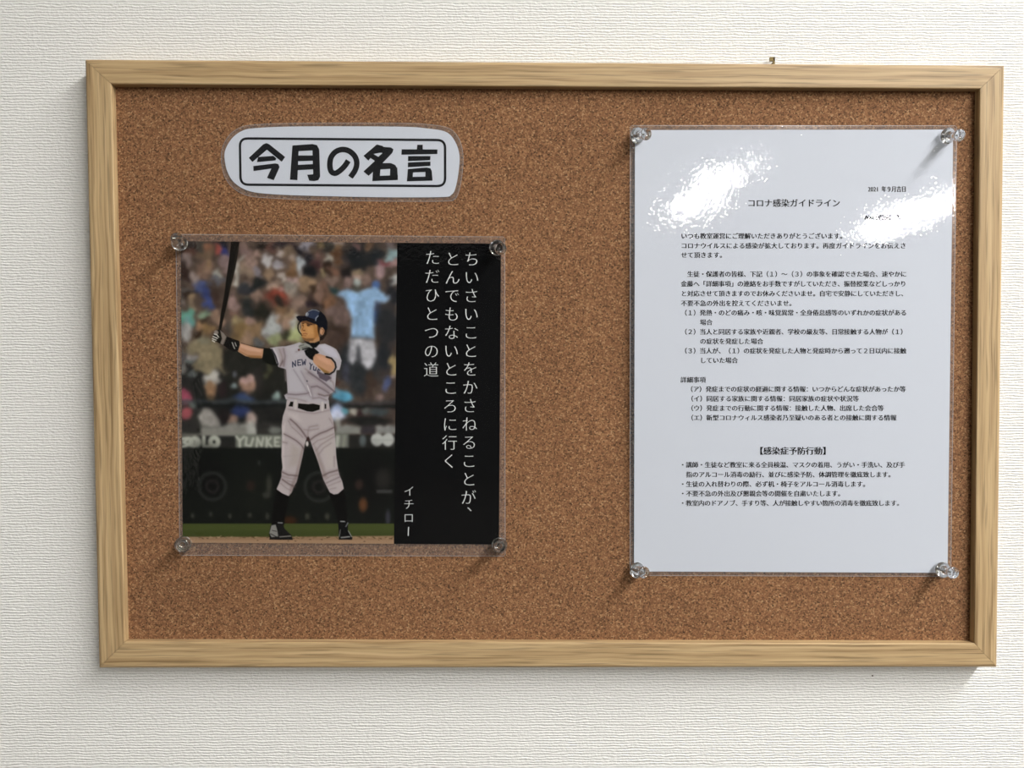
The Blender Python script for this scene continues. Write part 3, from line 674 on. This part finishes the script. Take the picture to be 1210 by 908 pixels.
    for pts, w_, c_ in (([(330, 413), (333.5, 422), (334.5, 430)], 1.2, md), ([(335, 412.5), (337, 421), (335.5, 433)], 1.6, '7e7074'), ([(331, 433), (334, 427)], 1.2, dk), ([(337, 437), (338, 450)], 1, md), ([(340, 466), (350, 466.8), (362, 465.5), (366, 464)], 1.4, '6c5e62'), ([(341, 470.5), (352, 472), (362, 474.5)], 1, md),
        ([(347, 437), (353, 446), (360, 457), (367, 469)], .9, '8b8288'), ([(356, 439), (362, 450), (368, 460), (370, 470)], .9, '8b8288'), ([(365, 440), (374, 446), (385, 454), (396, 463)], 1.5, '57494f'), ([(361, 436), (366, 440)], 1.3, md), ([(368.5, 457.5), (375, 456.5), (382, 460), (389, 464.5)], 1.4, '67595e'), ([(377, 466), (384, 468), (390, 467)], 1.2, dk), ([(370, 471), (378, 470), (386, 473)], 1.1, '7d6d70'), ([(381, 458), (388, 462)], .9, md),
        ([(388, 446), (394, 452), (396, 460)], 1.1, md), ([(350, 416), (357, 413)], 1, md), ([(392, 440), (391, 450)], 1.2, '857a80')):
        ln(pts, w_ * 3.2, c_, 2.0, .22); ln(pts, w_, c_, .9, .7)
    ln([(363.5, 456), (368, 468)], .9, 'd0cbcb', .4); bl(363.2, 450.5, .8, 1, '4a4550', .5)
    ky = '20243a'
    ln([(346, 434), (345.8, 428), (349.3, 433), (349.3, 426.6)], 1.15, ky, .4); ln([(355.5, 425.2), (352, 425.8), (352.2, 432), (355.8, 431.4)], 1.05, ky, .4); ln([(352, 428.8), (355, 428.4)], .9, ky, .4)
    ln([(357, 425), (358, 431.5), (359.6, 427), (360.6, 431.2), (361.4, 424.8)], 1, ky, .4); ln([(366.3, 429), (367.8, 432), (369.4, 430.5)], 1.1, ky, .4); ln([(367.6, 432), (367, 436.5)], 1.2, ky, .4)
    ln([(371, 433), (370.6, 437), (373, 438), (374, 434.5)], 1.1, ky, .4); ln([(375.6, 441.5), (376.3, 436), (378.5, 438)], 1, ky, .4)
    pg([(374, 437), (381, 441), (390, 444), (392, 447), (386, 451), (378, 447)], '4d424c', .8, .85)
    pg([(346, 484), (340.8, 482.5), (343.8, 475), (347.2, 475), (346.6, 481.5)], '14130f', .4, .0)
    pg([(341, 480.5), (343.6, 475), (347, 475.2), (346.2, 481)], '14130f', .4); pg([(352.6, 477), (365, 478), (370, 477.2), (378.6, 479), (378.2, 484.3), (370, 487), (363.5, 486.5), (352.2, 482.6)], '14130f', .4); pg([(384.2, 477.5), (386, 477.5), (386.2, 483), (384.2, 483.3)], '1c1514', .4)
    ln([(349.5, 474), (349.5, 483)], 3, 'c0b8b4', .5); ln([(381.5, 476), (381.5, 485)], 2.6, 'c3bbb8', .5)
    # right arm (far left in the picture)
    pg([(283, 406.5), (290, 407), (298, 410), (306, 412), (312, 412.5), (311.5, 418), (309.5, 423.5), (300, 423.2), (290, 421.5), (281, 416)], 'ba8d6e', .5)
    pg([(284, 407), (298, 411), (310, 414), (308, 417), (294, 415), (284, 411)], 'cfa68d', 1, .8); pg([(282, 415), (292, 420), (309, 421), (309, 424), (296, 423.5)], '8a6238', .9, .8)
    ln([(285, 406), (298, 409.6), (311, 412)], .8, '2a201a', .5, .7)
    pg([(311.5, 411.5), (320, 412.3), (324, 420), (326.8, 429), (327, 432.5), (319, 431), (312, 428.5), (310, 424)], '13140f', .5)
    pg([(257, 390.5), (262, 391.5), (266, 396), (268.5, 399.5), (267, 405), (263.5, 408.8), (258, 406), (252.5, 402.5), (251.5, 397)], '1a1712', .5)
    pg([(260, 391), (264, 394), (268.3, 399.5), (266.5, 405), (263, 408.5), (260, 406.5), (262, 401), (261, 396)], '7e746b', .6); bl(255.3, 393.6, 2.6, 2.4, '8a8078', .4)
    for a_, b_ in (((253, 395.5), (256, 396.3)), ((251.6, 398.4), (256.5, 400.5)), ((250.8, 401), (255, 402.6)), ((250.8, 403.3), (253.3, 404.8)), ((256.5, 397), (258, 399))): ln([a_, b_], 1.25, 'd0ccc2', .4)
    pg([(267.5, 398), (275, 401), (282.5, 403.5), (283.3, 408), (281, 414.8), (276, 416), (270, 413), (264, 409)], '171513', .5)
    ln([(274.2, 405.5), (275.5, 409), (277, 412.5)], 1.1, 'b0aca6', .4); ln([(277.5, 405.5), (279, 409.5)], 1.0, 'b0aca6', .4); ln([(268, 398), (263, 408.6)], .7, '4a433c', .4)
    # head
    pg([(364, 398), (376, 396), (378, 399), (378, 405), (366, 405.5)], 'b0855c', .5)
    pg([(359.5, 402.5), (366, 405), (372, 405), (378, 402.5), (378, 406), (374, 410.5), (370, 411.5), (365, 408)], '111313', .5)
    pg([(356.5, 378), (362, 378), (370, 381), (376, 384), (378, 390), (377, 396), (375, 400), (370, 402.7), (363, 403.3), (359, 401.5), (356.6, 398.3), (355.6, 395), (356.2, 393), (354.8, 391), (356.2, 387), (355.8, 383)], 'b98653', .5)
    pg([(362, 386), (371, 387), (372, 395), (364, 396)], 'c8965f', 2, .8); pg([(370, 384), (377, 388), (376.5, 397), (372, 400), (371, 392)], '9a6836', 1.6, .7)
    pg([(357, 398.5), (362, 400), (372, 399.5), (370, 402.8), (363, 403.4), (359, 401.6)], '6f4e30', .9, .85); pg([(356, 379), (363, 379), (372, 382), (372, 384.2), (362, 382), (356.5, 382)], '5c3c26', .8, .8)
    ln([(357.4, 382.8), (358.6, 382.3)], 1, '2b1c14', .4); ln([(362.8, 382.6), (368.5, 383.6)], 1.1, '33211a', .4); bl(357.9, 384.7, .9, .7, '1f130e', .5); bl(364.4, 384.7, 1.6, .8, '1f130e', .5); ln([(362.8, 384), (366.6, 384.5)], .5, '4a3020', .5)
    ln([(358.6, 386), (357.2, 390), (359.6, 390.6)], .8, '7d5230', .5); bl(359.7, 390.6, 1.1, .5, '4a2c1c', .5); ln([(358.2, 394.6), (361, 394.2), (363, 394.6)], .6, '7d4632', .5); ln([(358.5, 396.6), (361.5, 396.8)], .8, '8a5c38', .5); bl(356.8, 396.5, .9, .7, '5a3a20', .5)
    pg([(374.8, 384), (378, 385), (378.3, 392), (376.5, 396), (375.5, 391)], '24170f', .6, .9); bl(381.3, 391, 3.2, 4.6, 'bd906c', .2, 1, 15); ln([(380, 388.5), (382.8, 390), (381, 394)], .9, '7d5236', .4)
    pg([(384.5, 388), (387, 386), (386, 395), (382, 401), (378, 403), (378, 398), (382, 396)], '221a15', .6)
    pg([(360, 374), (362, 369.5), (365.5, 366.2), (370, 365), (375, 365.6), (380, 368.6), (384.5, 373.5), (387, 380), (387, 388), (384.5, 391), (381, 386.5), (377.5, 387), (375, 384), (371, 381)], '11131a', .5)
    pg([(361, 374), (363.5, 369), (368, 366.2), (374, 366.8), (377.5, 369.6), (376, 373), (373.6, 377.6), (368, 376), (363, 375)], '2e364b', .6)
    ln([(364.5, 367.8), (369, 365.8), (374, 366.3), (377, 368)], .9, '8d9097', .5); bl(362.8, 371.3, 1.6, 2.6, 'a9acb0', .4, 1, 20); ln([(362.5, 373.4), (364, 369.6)], .6, '3b4250', .4); ln([(376, 373), (373.4, 375.6), (373, 379)], .9, 'a3a8b2', .45)
    pg([(349.8, 374.5), (352.5, 373), (360, 373.2), (366, 375.3), (373, 379.3), (375.3, 384), (370, 382), (362, 379), (357.5, 379.5), (355, 380.8), (351.8, 378)], '15141a', .5)
    ln([(354.2, 380.5), (352.2, 384), (352, 388), (353.4, 392), (356, 395)], 1.4, '15120f', .45); ln([(355.6, 381.5), (354, 385.5), (354.2, 390), (355.8, 393)], .7, 'b09a86', .4)
    # left arm folded across the chest
    pg([(352.5, 409.5), (356, 406), (361, 405.3), (366, 407.5), (370, 411.5), (368, 414), (361, 413.5), (355, 414.3)], '8f9088', .5)
    for a_, b_ in (((354, 409), (359, 407.5)), ((357, 411), (363, 409.5)), ((360, 412.5), (366, 411))): ln([a_, b_], .9, '595a54', .5)
    bl(353.2, 413.5, 1.2, 1.2, '5a2f28', .5); ln([(358, 413), (365, 411), (368, 412.5)], 1.6, '1a1b1a', .5)
    pg([(359.5, 414.5), (365, 411.5), (371, 411), (377.5, 416.5), (373.5, 420), (371, 426.5), (366, 424), (361.5, 419.5)], '111211', .5)
    pg([(370.5, 422), (373, 418.5), (377, 418), (385, 420.5), (391, 423.5), (395, 429), (396, 434), (393, 439), (388.5, 441.5), (383, 440), (376, 434.5), (370, 427.5)], 'bd9070', .5)
    pg([(374, 420.5), (381, 421), (390, 426), (393, 432), (386, 430), (377, 425)], 'cf9f83', 1.2, .8); pg([(376, 432), (384, 437), (390, 440), (388, 442), (383, 440.5)], '82602f', .9, .8)
    ln([(386, 421.6), (392, 423.4), (396.3, 428.5), (397.4, 434), (395, 439), (390, 442.3), (384.5, 441.6)], 2, '191513', .5)
    C[:] = np.clip(C + (rng.rand(H, W, 1) - .5) * .018, 0, 1)
    return C
def lift_poster(u, v):
    u = min(max(u, 0), 1); v = min(max(v, 0), 1)
    return 0.0006 + 0.0012 * math.sin(math.pi * u) * math.sin(math.pi * v) + 0.0012 * math.sin(math.pi * v) * u ** 2
PF = [(207.8, 277.0), (596.5, 280.0), (597.0, 657.5), (212.5, 656.5)]
PP = [(213.8, 285.2), (592.0, 288.0), (589.6, 643.6), (216.0, 641.8)]
psheet = Sheet(PF, PP, lift_poster)
pc = bp(404, 657, CORK_Y)
poster = empty('quote_poster', (pc.x, CORK_Y, pc.z), 'square laminated poster of a baseball batter beside white vertical writing on black', 'poster')
SPL = 255.3 / 378.0
pq = [PP[0], (469.3, 287.1), (465.4, 643.0), PP[3]]
canvas = paint()                       # (h, w, 3) colours, row 0 at the top
H_, W_ = canvas.shape[:2]
gx = np.linspace(0, 1, W_ + 1); gy = np.linspace(0, 1, H_ + 1)
U, V = np.meshgrid(gx, gy)
q = np.array(pq)
PX = (q[0, 0] * (1 - U) + q[1, 0] * U) * (1 - V) + (q[3, 0] * (1 - U) + q[2, 0] * U) * V
PY = (q[0, 1] * (1 - U) + q[1, 1] * U) * (1 - V) + (q[3, 1] * (1 - U) + q[2, 1] * U) * V
# same mapping as Sheet.at, vectorised
uu = np.clip((PX - PF[0][0]) / (PF[2][0] - PF[0][0]), 0, 1); vv = np.clip((PY - PF[0][1]) / (PF[2][1] - PF[0][1]), 0, 1)
lift = 0.0006 + 0.0012 * np.sin(np.pi * uu) * np.sin(np.pi * vv) + 0.0012 * np.sin(np.pi * vv) * uu ** 2
Y = CORK_Y - 0.0003 - lift
cm = np.array(CAM_M); dd = np.stack([(PX - 605) / F_PX, -(PY - 454) / F_PX, -np.ones_like(PX)], -1) @ cm.T
tt = (Y - CAM_LOC.y) / dd[..., 1]
P3 = np.array(CAM_LOC) + dd * tt[..., None]
me = bpy.data.meshes.new('photo_print')
nv = (W_ + 1) * (H_ + 1); nf = W_ * H_
me.vertices.add(nv); me.vertices.foreach_set('co', P3.reshape(-1).astype(np.float32))
idx = np.arange(nv).reshape(H_ + 1, W_ + 1)
quads = np.stack([idx[:-1, :-1], idx[1:, :-1], idx[1:, 1:], idx[:-1, 1:]], -1).reshape(-1, 4)
me.loops.add(nf * 4); me.loops.foreach_set('vertex_index', quads.reshape(-1).astype(np.int32))
me.polygons.add(nf); me.polygons.foreach_set('loop_start', np.arange(0, nf * 4, 4, dtype=np.int32))
me.polygons.foreach_set('loop_total', np.full(nf, 4, dtype=np.int32))
me.update(); me.validate()
ca = me.color_attributes.new('print', 'FLOAT_COLOR', 'POINT')
cp = np.pad(canvas, ((0, 1), (0, 1), (0, 0)), mode='edge')
lin = np.where(cp <= 0.04045, cp / 12.92, ((cp + 0.055) / 1.055) ** 2.4)
rgba = np.ones((H_ + 1, W_ + 1, 4), np.float32); rgba[..., :3] = lin
ca.data.foreach_set('color', rgba.reshape(-1))
M_PRINT, nt, out = mat('photo_ink')
at = N(nt, 'ShaderNodeVertexColor', _layer_name='print')
gn = N(nt, 'ShaderNodeMix', _data_type='RGBA', _blend_type='MULTIPLY'); gn.inputs[0].default_value = 1; gn.inputs[7].default_value = (PRINT_GAIN, PRINT_GAIN, PRINT_GAIN, 1)
df = N(nt, 'ShaderNodeBsdfDiffuse')
nt.links.new(at.outputs[0], gn.inputs[6]); nt.links.new(gn.outputs[2], df.inputs[0]); nt.links.new(df.outputs[0], out.inputs[0])
pm = link('photo_print', me, M_PRINT, poster)
psheet.grid('black_panel', [pq[1], PP[1], PP[2], pq[2]], 20, 50, 0.0, principled('black_print', srgb('#0b0b0c'), 0.8, Specular__IOR__Level=0.0), poster)
for txt, xa, xb, ya, yb in (('ちいさいことをかさねることが', 557.6, 553.6, 306, 588), ('とんでもないところに行く', 535.0, 531.0, 306, 545), ('ただひとつの道', 511.0, 509.5, 304.5, 437)):
    vt = []
    for k, c in enumerate(txt):
        t = k / (len(txt) - 1)
        vt.append((c, xa + (xb - xa) * t, ya + (yb - ya) * t, 19.0, 19.0))
    if txt[0] == 'ち': vt.append(('、', 554.0 + 6.5, 604 - 7.5, 19, 19))
    letters('text_column', psheet, vt, 0.00008, M_WHITEINK, poster, mincho=True)
letters('signature', psheet, [(c, 483.2 - (yy - 596) * 0.02, yy, 13.5, 13.5) for c, yy in (('イ', 580.5), ('チ', 596), ('ロ', 612))], 0.00008, M_WHITEINK, poster, mincho=True)
psheet.polys('long_vowel_bar', stroke([(482.9, 623.0), (482.6, 626), (482.4, 633.5)], 1.1), 0.00008, M_WHITEINK, poster)
M_FILM_P = film_mat('laminate_poster', 0.00003, 260, (1, 1, 1), 0.04, 0.003, 0.0004, 25)
psheet.grid('sealed_margin', PF, 60, 60, -0.00008, M_SEAL, poster, chamfer=2.0)
psheet.polys('cut_edge', edge_of(PF), 0.00026, M_EDGE, poster)
psheet.grid('laminate_film', PF, 80, 80, 0.00018, M_FILM_P, poster, chamfer=2.0)
rebase(poster)

# ------------------------------------------------------------------ push pins
M_CLEAR = principled('clear_plastic', (0.96, 0.97, 0.97), 0.03, IOR=1.55, Transmission__Weight=1.0)
M_STEEL = principled('steel', (0.6, 0.6, 0.62), 0.25, 1.0)
def lathe(prof, n=36):
    vs, fs = [], []
    for r, z in prof:
        for i in range(n):
            t = 2 * math.pi * i / n; vs.append((r * math.cos(t), r * math.sin(t), z))
    for j in range(len(prof) - 1):
        for i in range(n):
            fs.append((j * n + i, j * n + (i + 1) % n, (j + 1) * n + (i + 1) % n, (j + 1) * n + i))
    fs.append(tuple(range(n))[::-1]); fs.append(tuple(range((len(prof) - 1) * n, len(prof) * n)))
    return vs, fs
HL = 0.0130
bprof = [(0.0016, 0.0), (0.0046, 0.0002), (0.0051, 0.0006), (0.0052, 0.0011), (0.0049, 0.0016), (0.0034, 0.0022), (0.0027, 0.0032), (0.0023, 0.0052), (0.0022, 0.0072), (0.0025, 0.0092), (0.0031, 0.0106), (0.0037, 0.0114), (0.0039, 0.0120), (0.0038, 0.0127), (0.0034, HL), (0.0026, HL), (0.0018, 0.0127), (0.0008, 0.0125)]
bv, bf = lathe(bprof)
BODY = bpy.data.meshes.new('pin_body'); BODY.from_pydata(bv, [], bf); BODY.polygons.foreach_set('use_smooth', [True] * len(BODY.polygons)); BODY.materials.append(M_CLEAR)
nv_, nf_ = lathe([(0.00005, -0.0065), (0.0005, -0.0045), (0.00055, 0.0), (0.00055, 0.0060)], 12)
NEED = bpy.data.meshes.new('needle'); NEED.from_pydata(nv_, [], nf_); NEED.polygons.foreach_set('use_smooth', [True] * len(NEED.polygons)); NEED.materials.append(M_STEEL)
PINS = [  # flange centre, cap centre in the photo, sheet, label
 ((212.6, 288.2), (208.8, 281.6), psheet, 'clear push pin at the top left corner of the square poster'),
 ((586.8, 292.6), (592.0, 294.2), psheet, 'clear push pin at the top right corner of the square poster'),
 ((216.4, 643.5), (215.4, 644.6), psheet, 'clear push pin at the bottom left corner of the square poster'),
 ((590.2, 644.6), (590.6, 646.2), psheet, 'clear push pin at the bottom right corner of the square poster'),
 ((752.6, 160.2), (764.0, 158.4), nsheet, 'clear push pin at the top left corner of the tall sheet'),
 ((1119.0, 160.6), (1134.6, 159.9), nsheet, 'clear push pin at the top right corner of the tall sheet'),
 ((752.0, 674.0), (761.6, 677.0), nsheet, 'clear push pin at the bottom left corner of the tall sheet'),
 ((1113.2, 673.6), (1126.6, 677.4), nsheet, 'clear push pin at the bottom right corner of the tall sheet')]
for (fx, fy), (cx, cy), sh, label in PINS:
    base = sh.at(fx, fy, 0.0022)
    # depth of the cap so that the head keeps its true length
    lo = 0.002; y = base.y
    best = min((abs((bp(cx, cy, base.y - h) - base).length - HL), h) for h in [k * 0.0001 for k in range(20, 136)])
    top = bp(cx, cy, base.y - best[1])
    t = empty('push_pin', base, label, 'push pin', 'clear push pins holding the sheets')
    t.rotation_mode = 'QUATERNION'; t.rotation_quaternion = (top - base).to_track_quat('Z', 'Y')
    link('pin_head', BODY, None, t); link('needle', NEED, None, t)
